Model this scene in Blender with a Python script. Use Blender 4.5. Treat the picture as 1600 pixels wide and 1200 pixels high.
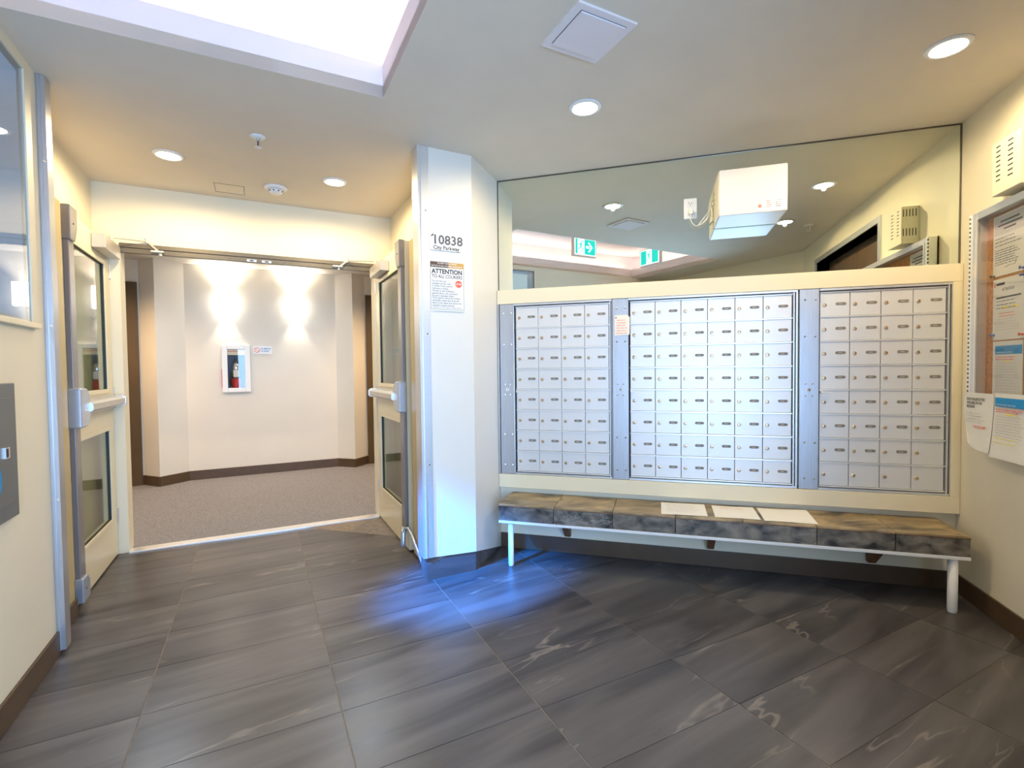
import bpy, bmesh, math, random
from mathutils import Vector, Matrix
random.seed(4)
for o in list(bpy.data.objects): bpy.data.objects.remove(o)
C = bpy.context.scene.collection
K = 0.88                                   # plan units -> metres
H = 2.7525; W = 2.8485; TH = math.radians(43.69)
D = (math.cos(TH), math.sin(TH)); N = (math.sin(TH), -math.cos(TH)); P0 = (-2.7442, -0.8963)
def FM(x, y, z): return Vector((x, y, z))                                  # mailbox wall frame
def FD(s, t, z): return Vector((P0[0]+s*D[0]+t*N[0], P0[1]+s*D[1]+t*N[1], z))   # double-door wall frame
VZ = Vector((0, 0, 1)); VD = Vector((D[0], D[1], 0)); VN = Vector((N[0], N[1], 0))

# ------------------------------------------------------------ camera
sc = bpy.context.scene
cd = bpy.data.cameras.new('camera'); cam = bpy.data.objects.new('camera', cd); C.objects.link(cam)
sc.camera = cam
cd.sensor_width = 36; cd.lens = 773.14/1600*36; cd.clip_start = .02; cd.clip_end = 100
yaw, pit, rol = 0.2888, -0.0297, -0.0113
fw = Vector((-math.sin(yaw)*math.cos(pit), math.cos(yaw)*math.cos(pit), math.sin(pit)))
r_ = fw.cross(VZ).normalized(); u_ = r_.cross(fw)
r2 = r_*math.cos(rol)+u_*math.sin(rol); u2 = -r_*math.sin(rol)+u_*math.cos(rol)
m = Matrix((r2, u2, -fw)).transposed().to_4x4(); m.translation = Vector((1.1533, -3.5578, 1.35))*K
cam.matrix_world = m

# ------------------------------------------------------------ world, view
w = bpy.data.worlds.new('world'); sc.world = w; w.use_nodes = True
nt = w.node_tree; nt.nodes.clear()
wo = nt.nodes.new('ShaderNodeOutputWorld'); bg = nt.nodes.new('ShaderNodeBackground')
geo = nt.nodes.new('ShaderNodeTexCoord'); sep = nt.nodes.new('ShaderNodeSeparateXYZ'); rmp = nt.nodes.new('ShaderNodeValToRGB')
nt.links.new(geo.outputs['Generated'], sep.inputs[0]); nt.links.new(sep.outputs['Z'], rmp.inputs[0])
rmp.color_ramp.elements[0].position = 0.0; rmp.color_ramp.elements[0].color = (.60, .78, 1, 1)
e = rmp.color_ramp.elements.new(.18); e.color = (.80, .92, 1, 1)
rmp.color_ramp.elements[2].position = .34; rmp.color_ramp.elements[2].color = (.06, .085, .11, 1)
rmp.color_ramp.elements[0].color = (.55, .74, 1, 1)
nt.links.new(rmp.outputs[0], bg.inputs[0]); bg.inputs[1].default_value = 1.0
nt.links.new(bg.outputs[0], wo.inputs[0])
sc.view_settings.view_transform = 'Standard'; sc.view_settings.look = 'None'
sc.view_settings.gamma = 1; sc.view_settings.use_curve_mapping = False
sc.view_settings.exposure = 0.0

# ------------------------------------------------------------ lights
def light(name, kind, loc, energy, color, direction=None, **kw):
    l = bpy.data.lights.new(name, kind); o = bpy.data.objects.new(name, l); C.objects.link(o)
    o.location = loc*K; l.energy = energy; l.color = color
    for k, v in kw.items(): setattr(l, k, v)
    if direction is not None: o.rotation_euler = Vector(direction).to_track_quat('-Z', 'Y').to_euler()
    return o
WARM = (1.0, .79, .47); WARMER = (1.0, .62, .26); COOL = (.38, .62, 1.0); DEEP = (.0, .24, 1.0)
DOWN = [('vest_l', FD(.5, .745, H)), ('vest_r', FD(1.518, .727, H)), ('mail_l', FM(.776, -.85, H)), ('mail_r', FM(2.383, -.868, H)), ('side', FM(2.33, -1.863, H))]
for i, (n, p) in enumerate(DOWN):
    light('downlight_'+n, 'SPOT', p-VZ*.028, (30, 30, 28, 34, 22)[i], WARM, (0, 0, -1), shadow_soft_size=.012, spot_size=math.radians(178), spot_blend=.35)
# daylight: glazed entrance behind the camera; added blue spot at the left window
light('daylight_entrance', 'AREA', FD(1.25, 5.52, 1.2), 60, COOL, -VN, shape='RECTANGLE', size=1.5*K, size_y=2.1*K, spread=math.radians(112))
light('window_blue_spot', 'SPOT', FD(-.25, 2.55, 2.35), 5200, DEEP, FD(2.14, 1.74, .0)-FD(-.25, 2.55, 2.35), shadow_soft_size=.08, spot_size=math.radians(19), spot_blend=.8)  # narrow blue spot added to tint the floor and column foot
# corridor behind the double doors
light('corridor_left', 'SPOT', FD(-.75, -1.6, 2.66), 130, WARMER, (0, 0, -1), shadow_soft_size=.06, spot_size=math.radians(150), spot_blend=.8)
light('corridor_right', 'SPOT', FD(2.95, -1.6, 2.66), 130, WARMER, (0, 0, -1), shadow_soft_size=.06, spot_size=math.radians(150), spot_blend=.8)

for n_, q in (('a', .1), ('b', 1.95)):
    light('corridor_'+n_, 'SPOT', FD(q, -.9, 2.66), 44, (.76, .88, 1), (0, 0, -1), shadow_soft_size=.06, spot_size=math.radians(165), spot_blend=.5)  # ceiling spots added to brighten the corridor, without fixtures
# ------------------------------------------------------------ materials
def mat(name, col, rough=.5, metal=0, noise=0, nscale=8, bump=0, bscale=200, emit=None, estr=0, stretch=None, spec=None, col2=None):
    m = bpy.data.materials.new(name); m.use_nodes = True; t = m.node_tree; b = t.nodes['Principled BSDF']
    b.inputs['Base Color'].default_value = (*col, 1); b.inputs['Roughness'].default_value = rough; b.inputs['Metallic'].default_value = metal
    if spec is not None: b.inputs['Specular IOR Level'].default_value = spec
    tc = t.nodes.new('ShaderNodeTexCoord'); mp = t.nodes.new('ShaderNodeMapping'); t.links.new(tc.outputs['Object'], mp.inputs[0])
    if stretch: mp.inputs['Scale'].default_value = stretch
    if noise or col2:
        n = t.nodes.new('ShaderNodeTexNoise'); n.inputs['Scale'].default_value = nscale; n.inputs['Detail'].default_value = 5
        t.links.new(mp.outputs[0], n.inputs['Vector'])
        r = t.nodes.new('ShaderNodeValToRGB'); t.links.new(n.outputs['Fac'], r.inputs[0])
        c2 = col2 or tuple(min(1, c*(1+noise)) for c in col); c1 = col if col2 else tuple(c*(1-noise) for c in col)
        r.color_ramp.elements[0].position = .3; r.color_ramp.elements[1].position = .7
        r.color_ramp.elements[0].color = (*c1, 1); r.color_ramp.elements[1].color = (*c2, 1)
        t.links.new(r.outputs[0], b.inputs['Base Color'])
    if bump:
        n = t.nodes.new('ShaderNodeTexNoise'); n.inputs['Scale'].default_value = bscale; t.links.new(mp.outputs[0], n.inputs['Vector'])
        bp = t.nodes.new('ShaderNodeBump'); bp.inputs['Strength'].default_value = bump; bp.inputs['Distance'].default_value = .003
        t.links.new(n.outputs['Fac'], bp.inputs['Height']); t.links.new(bp.outputs[0], b.inputs['Normal'])
    if emit: b.inputs['Emission Color'].default_value = (*emit, 1); b.inputs['Emission Strength'].default_value = estr
    return m
M = {}
M['wall'] = mat('wall_paint', (.77, .70, .53), .55, noise=.02, nscale=3, bump=.12, bscale=140)
M['column'] = mat('column_paint', (.74, .70, .62), .42, noise=.015, nscale=3)
M['corridor'] = mat('corridor_paint', (.72, .68, .60), .6, noise=.02, nscale=3)
M['ceiling'] = mat('ceiling_paint', (.72, .64, .52), .8, noise=.02, nscale=4, bump=.1)
M['cove'] = mat('cove_paint', (.80, .74, .74), .8, noise=.01)
M['cream'] = mat('cream_enamel', (.80, .71, .50), .3, noise=.02, nscale=2)
M['door'] = mat('door_enamel', (.76, .68, .47), .3, noise=.02, nscale=2)
M['tan'] = mat('tan_enamel', (.50, .40, .19), .4, noise=.02)
M['base'] = mat('brown_baseboard', (.085, .05, .025), .45, noise=.15, nscale=6)
M['brown'] = mat('brown_door', (.060, .033, .010), .5, noise=.25, nscale=5, stretch=(14, 14, 1))
M['brown2'] = mat('brown_frame', (.085, .050, .016), .45, noise=.1, nscale=5)
M['dark'] = mat('shadow_gap', (.02, .02, .022), .7)
M['alu'] = mat('satin_aluminium', (.74, .75, .76), .34, .75, noise=.04, nscale=6, stretch=(1, 1, 60))
M['mail'] = mat('mailbox_aluminium', (.74, .73, .71), .40, .35, noise=.015, nscale=6, stretch=(1, 1, 60))
M['rail'] = mat('mailbox_rail', (.86, .85, .82), .3, .5)
M['steelpost'] = mat('brushed_post', (.52, .54, .58), .36, .8, noise=.08, nscale=8, stretch=(40, 40, 1))
M['steel'] = mat('stainless_steel', (.70, .72, .74), .22, .95, noise=.04, nscale=6)
M['chrome'] = mat('bright_screw', (.9, .9, .9), .12, 1)
M['brass'] = mat('brass_lock', (.62, .47, .30), .3, .8, noise=.2, nscale=60)
M['brassdark'] = mat('lock_slot', (.08, .05, .03), .5)
M['plate'] = mat('number_plate', (.22, .19, .15), .5, noise=.1, nscale=30)
M['plate2'] = mat('plate_print', (.42, .39, .34), .5)
M['hardware'] = mat('painted_hardware', (.29, .275, .28), .32, .55, noise=.03)
M['hardware2'] = mat('satin_case', (.50, .56, .66), .26, .6, noise=.02)
M['closer'] = mat('closer_silver', (.60, .57, .52), .36, .55, noise=.04)
M['bronze'] = mat('header_bronze', (.17, .145, .105), .35, .5, noise=.06)
M['bronze2'] = mat('dark_bronze', (.13, .11, .08), .4, .5)  # darker bronze for access panel edge, mirror channel and hinge
M['white'] = mat('white_enamel', (.80, .79, .76), .35)
M['whitem'] = mat('white_metal_box', (.80, .77, .72), .38)
M['paper'] = mat('paper', (.90, .88, .82), .7, noise=.01, nscale=12)
M['paper2'] = mat('pinned_paper', (.70, .68, .62), .7, noise=.02, nscale=12)
M['note'] = mat('cream_note', (.88, .80, .66), .7, noise=.03, nscale=20)
M['ink'] = mat('black_ink', (.03, .03, .03), .6)
M['greyink'] = mat('grey_ink', (.10, .10, .11), .6)
M['paleink'] = mat('pale_ink', (.55, .53, .50), .6)
M['red'] = mat('red_enamel', (.60, .015, .015), .35)
M['redink'] = mat('red_ink', (.80, .12, .06), .6)
M['blueink'] = mat('blue_band', (.0, .24, .55), .55)
M['yellow'] = mat('highlighter', (.85, .72, .12), .6)
M['bluepin'] = mat('blue_pin', (.02, .10, .45), .35)
M['black'] = mat('black_rubber', (.02, .02, .02), .5)
M['grey'] = mat('grey_panel', (.155, .165, .165), .42, .2, noise=.04, nscale=3)
M['siren'] = mat('beige_grille_box', (.74, .68, .50), .4, noise=.02)
M['cork'] = mat('cork', (.46, .19, .04), .85, noise=.25, nscale=60, bump=.4, bscale=300)
M['cord'] = mat('white_cord', (.80, .76, .66), .5)
M['wood'] = mat('bracket_wood', (.22, .09, .035), .6, noise=.3, nscale=14)
M['grout'] = mat('floor_grout', (.22, .18, .14), .8, noise=.2, nscale=30)
M['carpet'] = mat('grey_carpet', (.145, .142, .155), .95, nscale=110, bump=1.0, bscale=420, col2=(.33, .325, .35))
M['threshold'] = mat('threshold_metal', (.86, .85, .84), .3, .6, noise=.04)
M['exit'] = mat('exit_green', (.0, .30, .28), .5, emit=(.0, .62, .58), estr=1.1)
M['exitw'] = mat('exit_white', (.9, .9, .9), .5, emit=(.95, 1, 1), estr=1.4)
M['pink'] = mat('sign_case', (.72, .60, .56), .5)
M['lamp'] = mat('lamp_glass', (1, .97, .9), .4, emit=(1, .90, .70), estr=26)
M['led'] = mat('led_strip', (1, .95, .95), .4, emit=(1, .86, .84), estr=16)
M['sconce'] = mat('sconce_shade', (1, .97, .93), .5, emit=(1, .94, .86), estr=7)
M['goldband'] = mat('gold_band', (.48, .30, .08), .4, .3)
M['brownband'] = mat('brown_band', (.10, .05, .035), .5)
M['extglass'] = mat('chrome_cylinder', (.75, .78, .82), .12, .95)
M['bluegrey'] = mat('bluegrey_panel', (.14, .22, .36), .5)

def glass(name, tint, gl=.06, rough=.0):
    m = bpy.data.materials.new(name); m.use_nodes = True; t = m.node_tree; t.nodes.clear()
    o = t.nodes.new('ShaderNodeOutputMaterial'); mix = t.nodes.new('ShaderNodeMixShader')
    tr = t.nodes.new('ShaderNodeBsdfTransparent'); tr.inputs[0].default_value = (*tint, 1)
    g = t.nodes.new('ShaderNodeBsdfGlossy'); g.inputs['Roughness'].default_value = rough
    f = t.nodes.new('ShaderNodeFresnel'); f.inputs[0].default_value = 1.5
    a = t.nodes.new('ShaderNodeMath'); a.operation = 'ADD'; a.inputs[1].default_value = gl; a.use_clamp = True
    gm = t.nodes.new('ShaderNodeNewGeometry'); iv = t.nodes.new('ShaderNodeMath'); iv.operation = 'SUBTRACT'; iv.inputs[0].default_value = 1
    mu = t.nodes.new('ShaderNodeMath'); mu.operation = 'MULTIPLY'; t.links.new(gm.outputs['Backfacing'], iv.inputs[1])
    t.links.new(f.outputs[0], a.inputs[0]); t.links.new(a.outputs[0], mu.inputs[0]); t.links.new(iv.outputs[0], mu.inputs[1]); t.links.new(mu.outputs[0], mix.inputs[0])
    t.links.new(tr.outputs[0], mix.inputs[1]); t.links.new(g.outputs[0], mix.inputs[2]); t.links.new(mix.outputs[0], o.inputs[0])
    return m
M['glass'] = glass('door_glass', (.78, .82, .74), .10, .03)
M['pane'] = glass('window_glass', (.80, .84, .88), .04)
M['clear'] = glass('board_glass', (.93, .93, .92), .02)
mm = bpy.data.materials.new('mirror_silver'); mm.use_nodes = True; t = mm.node_tree; t.nodes.clear()
o_ = t.nodes.new('ShaderNodeOutputMaterial'); g_ = t.nodes.new('ShaderNodeBsdfGlossy'); g_.inputs[0].default_value = (.84, .88, .78, 1); g_.inputs['Roughness'].default_value = 0
t.links.new(g_.outputs[0], o_.inputs[0]); M['mirror'] = mm

def stone(name, base, mid, vein, ang, sx, sy, vw=.012, rough=.3, vscale=1.6, warm=None):
    """layered stone tile: long soft streaks and a few thin wavy veins, different on every tile"""
    m = bpy.data.materials.new(name); m.use_nodes = True; t = m.node_tree; b = t.nodes['Principled BSDF']; L = t.links.new
    tc = t.nodes.new('ShaderNodeTexCoord'); oi = t.nodes.new('ShaderNodeObjectInfo')
    mul = t.nodes.new('ShaderNodeVectorMath'); mul.operation = 'MULTIPLY_ADD'; mul.inputs[1].default_value = (37, 61, 13)
    comb = t.nodes.new('ShaderNodeCombineXYZ')
    for i in range(3): L(oi.outputs['Random'], comb.inputs[i])
    L(comb.outputs[0], mul.inputs[0])
    mp = t.nodes.new('ShaderNodeMapping'); mp.inputs['Rotation'].default_value = (0, 0, -ang); L(tc.outputs['Object'], mp.inputs[0])
    L(mp.outputs[0], mul.inputs[2])
    sc_ = t.nodes.new('ShaderNodeMapping'); sc_.inputs['Scale'].default_value = (sx, sy, sy); L(mul.outputs[0], sc_.inputs[0])
    n1 = t.nodes.new('ShaderNodeTexNoise'); n1.inputs['Scale'].default_value = 1; n1.inputs['Detail'].default_value = 6; n1.inputs['Distortion'].default_value = .6
    L(sc_.outputs[0], n1.inputs['Vector'])
    r = t.nodes.new('ShaderNodeValToRGB'); L(n1.outputs['Fac'], r.inputs[0])
    r.color_ramp.elements[0].position = .32; r.color_ramp.elements[0].color = (*base, 1)
    r.color_ramp.elements[1].position = .68; r.color_ramp.elements[1].color = (*mid, 1)
    n2 = t.nodes.new('ShaderNodeTexNoise'); n2.inputs['Scale'].default_value = vscale; n2.inputs['Detail'].default_value = 4; n2.inputs['Distortion'].default_value = .8
    sc2 = t.nodes.new('ShaderNodeMapping'); sc2.inputs['Scale'].default_value = (.40, 3.2, 3.2); L(mul.outputs[0], sc2.inputs[0]); L(sc2.outputs[0], n2.inputs['Vector'])
    s1 = t.nodes.new('ShaderNodeMath'); s1.operation = 'SUBTRACT'; s1.inputs[1].default_value = .53; L(n2.outputs['Fac'], s1.inputs[0])
    s2 = t.nodes.new('ShaderNodeMath'); s2.operation = 'ABSOLUTE'; L(s1.outputs[0], s2.inputs[0])
    r2 = t.nodes.new('ShaderNodeMapRange'); r2.inputs['From Min'].default_value = 0; r2.inputs['From Max'].default_value = vw; r2.inputs['To Min'].default_value = .75; r2.inputs['To Max'].default_value = 0
    L(s2.outputs[0], r2.inputs['Value'])
    n3 = t.nodes.new('ShaderNodeTexNoise'); n3.inputs['Scale'].default_value = 2.2; L(mul.outputs[0], n3.inputs['Vector'])
    r3 = t.nodes.new('ShaderNodeMapRange'); r3.inputs['From Min'].default_value = .48; r3.inputs['From Max'].default_value = .62; L(n3.outputs['Fac'], r3.inputs['Value'])
    mu = t.nodes.new('ShaderNodeMath'); mu.operation = 'MULTIPLY'; L(r2.outputs[0], mu.inputs[0]); L(r3.outputs[0], mu.inputs[1])
    mx = t.nodes.new('ShaderNodeMix'); mx.data_type = 'RGBA'; L(mu.outputs[0], mx.inputs[0]); L(r.outputs[0], mx.inputs[6]); mx.inputs[7].default_value = (*vein, 1)
    L(mx.outputs[2], b.inputs['Base Color'])
    rr = t.nodes.new('ShaderNodeMapRange'); rr.inputs['To Min'].default_value = rough-.06; rr.inputs['To Max'].default_value = rough+.1; L(n1.outputs['Fac'], rr.inputs['Value']); L(rr.outputs[0], b.inputs['Roughness'])
    bp = t.nodes.new('ShaderNodeBump'); bp.inputs['Strength'].default_value = .15; bp.inputs['Distance'].default_value = .004; L(n1.outputs['Fac'], bp.inputs['Height']); L(bp.outputs[0], b.inputs['Normal'])
    return m
M['tile'] = stone('slate_tile', (.038, .034, .034), (.122, .110, .105), (.25, .215, .18), TH+.10, 1.1, 8, rough=.30)
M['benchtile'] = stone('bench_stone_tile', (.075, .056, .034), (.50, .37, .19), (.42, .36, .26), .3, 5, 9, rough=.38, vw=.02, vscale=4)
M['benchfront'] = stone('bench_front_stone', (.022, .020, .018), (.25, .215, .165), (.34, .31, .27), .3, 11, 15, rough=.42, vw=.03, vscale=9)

# ------------------------------------------------------------ builders
WL = {}
class B:
    def __init__(s): s.v = []; s.f = []; s.m = []; s.mats = []; s.cur = 0
    def use(s, mt):
        if mt not in s.mats: s.mats.append(mt)
        s.cur = s.mats.index(mt); return s
    def add(s, vs, fs):
        n = len(s.v); s.v += [Vector(a) for a in vs]
        for f in fs: s.f.append([n+i for i in f]); s.m.append(s.cur)
        return s
    def box(s, F, a0, a1, b0, b1, c0, c1):
        vs = [F(a, b, c) for c in (c0, c1) for a, b in ((a0, b0), (a1, b0), (a1, b1), (a0, b1))]
        return s.add(vs, [(0, 3, 2, 1), (4, 5, 6, 7), (0, 1, 5, 4), (1, 2, 6, 5), (2, 3, 7, 6), (3, 0, 4, 7)])
    def prism(s, pts, ext):
        n = len(pts); ext = Vector(ext)
        return s.add([Vector(p) for p in pts]+[Vector(p)+ext for p in pts], [list(range(n))[::-1], list(range(n, 2*n))]+[(i, (i+1) % n, n+(i+1) % n, n+i) for i in range(n)])
    def lathe(s, c, ax, prof, n=16):
        """prof: (radius, distance along ax)"""
        ax = Vector(ax).normalized(); e1 = ax.orthogonal().normalized(); e2 = ax.cross(e1); c = Vector(c)
        vs = []; fs = []
        for r, h in prof:
            for i in range(n):
                a = 2*math.pi*i/n; vs.append(c+ax*h+(e1*math.cos(a)+e2*math.sin(a))*r)
        for k in range(len(prof)-1):
            for i in range(n): j = (i+1) % n; fs.append((k*n+i, k*n+j, (k+1)*n+j, (k+1)*n+i))
        fs += [list(range(n))[::-1], list(range((len(prof)-1)*n, len(prof)*n))]
        return s.add(vs, fs)
    def cyl(s, c, ax, r, h, n=12): return s.lathe(c, ax, [(r, 0), (r, h)], n)
    def tube(s, pts, r, n=8):
        pts = [Vector(p) for p in pts]; vs = []; fs = []; e = None
        for i, p in enumerate(pts):
            d = (pts[min(i+1, len(pts)-1)]-pts[max(i-1, 0)]).normalized()
            e = d.orthogonal().normalized() if e is None else (e-d*e.dot(d)).normalized()
            e2 = d.cross(e)
            for k in range(n): a = 2*math.pi*k/n; vs.append(p+(e*math.cos(a)+e2*math.sin(a))*r)
        for i in range(len(pts)-1):
            for k in range(n): j = (k+1) % n; fs.append((i*n+k, i*n+j, (i+1)*n+j, (i+1)*n+k))
        fs += [list(range(n))[::-1], list(range((len(pts)-1)*n, len(pts)*n))]
        return s.add(vs, fs)
    def mk(s, name, mt=None, parent=None, smooth=False, bevel=0, origin=None, **props):
        lo = Vector([min(v[i] for v in s.v) for i in range(3)]); hi = Vector([max(v[i] for v in s.v) for i in range(3)])
        org = Vector(origin) if origin is not None else Vector(((lo.x+hi.x)/2, (lo.y+hi.y)/2, lo.z))
        me = bpy.data.meshes.new(name); me.from_pydata([(v-org)*K for v in s.v], [], s.f)
        if s.mats:
            for q in s.mats: me.materials.append(M[q])
            for p, k in zip(me.polygons, s.m): p.material_index = k
        else: me.materials.append(M[mt])
        bm = bmesh.new(); bm.from_mesh(me); bmesh.ops.recalc_face_normals(bm, faces=bm.faces); bm.to_mesh(me); bm.free()
        o = bpy.data.objects.new(name, me); C.objects.link(o)
        if smooth:
            for p in me.polygons: p.use_smooth = len(p.vertices) == 4
        if bevel:
            bv = o.modifiers.new('bevel', 'BEVEL'); bv.width = bevel; bv.segments = 2; bv.limit_method = 'ANGLE'
        wl = org*K
        if parent is not None: o.parent = parent; o.location = wl-WL[parent.name]
        else: o.location = wl
        WL[o.name] = wl
        for k, v in props.items(): o[k] = v
        return o
def thing(name, loc, label=None, cat=None, group=None, kind=None):
    o = bpy.data.objects.new(name, None); C.objects.link(o); o.location = Vector(loc)*K; WL[o.name] = Vector(loc)*K; o.empty_display_size = .05
    if label: o['label'] = label
    if cat: o['category'] = cat
    if group: o['group'] = group
    if kind: o['kind'] = kind
    return o
S = dict(kind='structure')
def text(body, size, org, right, up, mt, parent, name='lettering', off=0.0, align='LEFT', width=None, thick=.0006):
    """flat print: real characters laid on a surface"""
    cu = bpy.data.curves.new(name, 'FONT'); cu.body = body; cu.size = 1; cu.align_x = align; cu.align_y = 'TOP'; cu.offset = off; cu.space_line = .95; cu.resolution_u = 2
    tmp = bpy.data.objects.new('tmp', cu); C.objects.link(tmp)
    bpy.context.view_layer.update()
    me = bpy.data.meshes.new_from_object(tmp.evaluated_get(bpy.context.evaluated_depsgraph_get()))
    bpy.data.objects.remove(tmp); bpy.data.curves.remove(cu)
    right = Vector(right).normalized(); up = Vector(up).normalized(); nn = right.cross(up)
    xs = [v.co.x for v in me.vertices]; sx = size
    if width: sx = width/(max(xs)-min(xs))
    org = Vector(org); R = Matrix((right, up, nn)).transposed()
    for v in me.vertices: v.co = (org+R @ Vector((v.co.x*sx, v.co.y*size, thick)))*K-WL[parent.name]
    me.materials.clear(); me.materials.append(M[mt])
    o = bpy.data.objects.new(name, me); C.objects.link(o); o.parent = parent; WL[o.name] = WL[parent.name]
    return o
def lines(name, org, right, up, w, rows, mt, parent, h=.004, gap=.011, seed=0, thick=.0006):
    """print too small to read, as rows of word-long dashes"""
    rnd = random.Random(seed); right = Vector(right).normalized(); up = Vector(up).normalized(); nn = right.cross(up); org = Vector(org); b = B()
    for i in range(rows):
        x = 0; end = w*rnd.uniform(.72, 1)
        while x < end:
            l = min(rnd.uniform(.010, .034), end-x); p = org+right*x-up*(i*gap)+nn*thick
            b.add([p, p+right*l, p+right*l+up*h, p+up*h], [(0, 1, 2, 3)]); x += l+.005
    return b.mk(name, mt, parent, kind='stuff')

# ============================================================ SETTING
# floor and its tiles
fl = B().prism([FD(-.3, -.02, -.06), FD(5.6, -.02, -.06), FD(5.6, 6.2, -.06), FD(-.3, 6.2, -.06)], (0, 0, .0575)).mk('floor', 'grout', origin=(0, 0, 0), **S)
def clip(poly, a, b, c):                     # keep a*x+b*y<=c
    out = []
    for i in range(len(poly)):
        p, q = poly[i], poly[(i+1) % len(poly)]; dp = a*p[0]+b*p[1]-c; dq = a*q[0]+b*q[1]-c
        if dp <= 0: out.append(p)
        if dp*dq < 0: k = dp/(dp-dq); out.append((p[0]+(q[0]-p[0])*k, p[1]+(q[1]-p[1])*k))
    return out
TS, TT = .7085, .3535; full = None; g = .0030
for i in range(-2, 7):
    for j in range(-7, 12):
        s0, t0 = 1.952+TS*(i-2)-TS*0, 2.236+TT*j
        h_ = .0014; cell = [(s0+g, t0+h_), (s0+TS-g, t0+h_), (s0+TS-g, t0+TT-h_), (s0+g, t0+TT-h_)]
        pts = [FD(a, b, 0) for a, b in cell]; P = [(p.x, p.y) for p in pts]
        ctr = FD(s0+TS/2, t0+TT/2, -.006); n0 = 4
        Q = clip(P, 1, 0, W); Q = clip(Q, 0, 1, 0)
        Q = clip(Q, -N[0], -N[1], -(N[0]*P0[0]+N[1]*P0[1]+.03))            # t >= .03
        Q = clip(Q, -D[0], -D[1], -(D[0]*P0[0]+D[1]*P0[1]-.07))            # s >= -.07
        Q = clip(Q, N[0], N[1], N[0]*P0[0]+N[1]*P0[1]+5.6)
        if len(Q) < 3: continue
        ar = abs(sum(Q[k][0]*Q[(k+1) % len(Q)][1]-Q[(k+1) % len(Q)][0]*Q[k][1] for k in range(len(Q))))/2
        if ar < .002: continue
        if ar > .999*(TS-2*g)*(TT-2*h_) and full:
            o = full.copy(); C.objects.link(o); o.location = ctr*K-WL['floor']; continue
        o = B().prism([(x, y, -.006) for x, y in Q], (0, 0, .006)).mk('tile', 'tile', fl, origin=ctr)
        if ar > .999*(TS-2*g)*(TT-2*h_): full = o
cp = B().box(FD, -3.2, 5.2, -2.72, -.15, -.03, .004).box(FD, .085, 1.945, -.15, -.05, -.03, .004).mk('floor', 'carpet', label='grey speckled carpet on the corridor floor beyond the double doors', **S)
tr = B().box(FD, .085, 1.945, -.075, .028, -.004, .010).mk('trim_1', 'threshold', bevel=.002, label='bright metal threshold strip under the double doors', **S)

# ceiling
CS0, CS1, CT0, CT1 = -.05, 1.585, 2.02, 5.10
b = B()
b.box(FD, -.25, CS0, -.15, 6.2, H, H+.06).box(FD, CS1, 5.4, -.15, 6.2, H, H+.06).box(FD, CS0, CS1, -.15, CT0, H, H+.06).box(FD, CS0, CS1, CT1, 6.2, H, H+.06)
ceil = b.mk('ceiling', 'ceiling', origin=(0, 0, H), **S)
cc = B().box(FD, -3.2, 5.2, -2.95, -.15, 2.705, 2.80).mk('ceiling.001', 'corridor', **S)
fz = H+.165; o1 = .24; ct = H+.42
b = B()
for s0, s1, t0, t1 in ((CS0-.03, CS0, CT0-.03, CT1+.03), (CS1, CS1+.03, CT0-.03, CT1+.03), (CS0, CS1, CT0-.03, CT0), (CS0, CS1, CT1, CT1+.03)):
    b.box(FD, s0, s1, t0, t1, H+.001, fz)
b.mk('cove_fascia', 'cove', ceil)
b = B()
b.box(FD, CS0-o1, CS1+o1, CT0-o1, CT0-.03, H+.061, H+.085).box(FD, CS0-o1, CS1+o1, CT1+.03, CT1+o1, H+.061, H+.085)
b.box(FD, CS0-o1, CS0-.03, CT0-.03, CT1+.03, H+.061, H+.085).box(FD, CS1+.03, CS1+o1, CT0-.03, CT1+.03, H+.061, H+.085)
for s0, s1, t0, t1 in ((CS0-o1-.03, CS0-o1, CT0-o1, CT1+o1), (CS1+o1, CS1+o1+.03, CT0-o1, CT1+o1), (CS0-o1, CS1+o1, CT0-o1-.03, CT0-o1), (CS0-o1, CS1+o1, CT1+o1, CT1+o1+.03)):
    b.box(FD, s0, s1, t0, t1, H+.061, ct)
b.box(FD, CS0-o1-.03, CS1+o1+.03, CT0-o1-.03, CT1+o1+.03, ct, ct+.04)
b.mk('cove_recess', 'cove', ceil)
for s0, s1, t0, t1 in ((CS0-.15, CS0-.12, CT0, CT1), (CS1+.12, CS1+.15, CT0, CT1), (CS0, CS1, CT0-.15, CT0-.12), (CS0, CS1, CT1+.12, CT1+.15)):
    B().box(FD, s0, s1, t0, t1, H+.086, H+.105).mk('light_strip', 'led', ceil)
b = B()
for a0, a1, b0, b1 in ((.62, .745, 1.36, 1.363), (.742, .745, 1.36, 1.40)): pass
for a0, a1, c0, c1 in ((.42, .62, .13, .134), (.42, .62, .33, .334), (.42, .424, .13, .334), (.616, .62, .13, .334)): b.box(FD, a0+.3, a1+.3, c0, c1, H-.0015, H+.001)
b.mk('access_panel_edge', 'bronze2', ceil)

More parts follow.
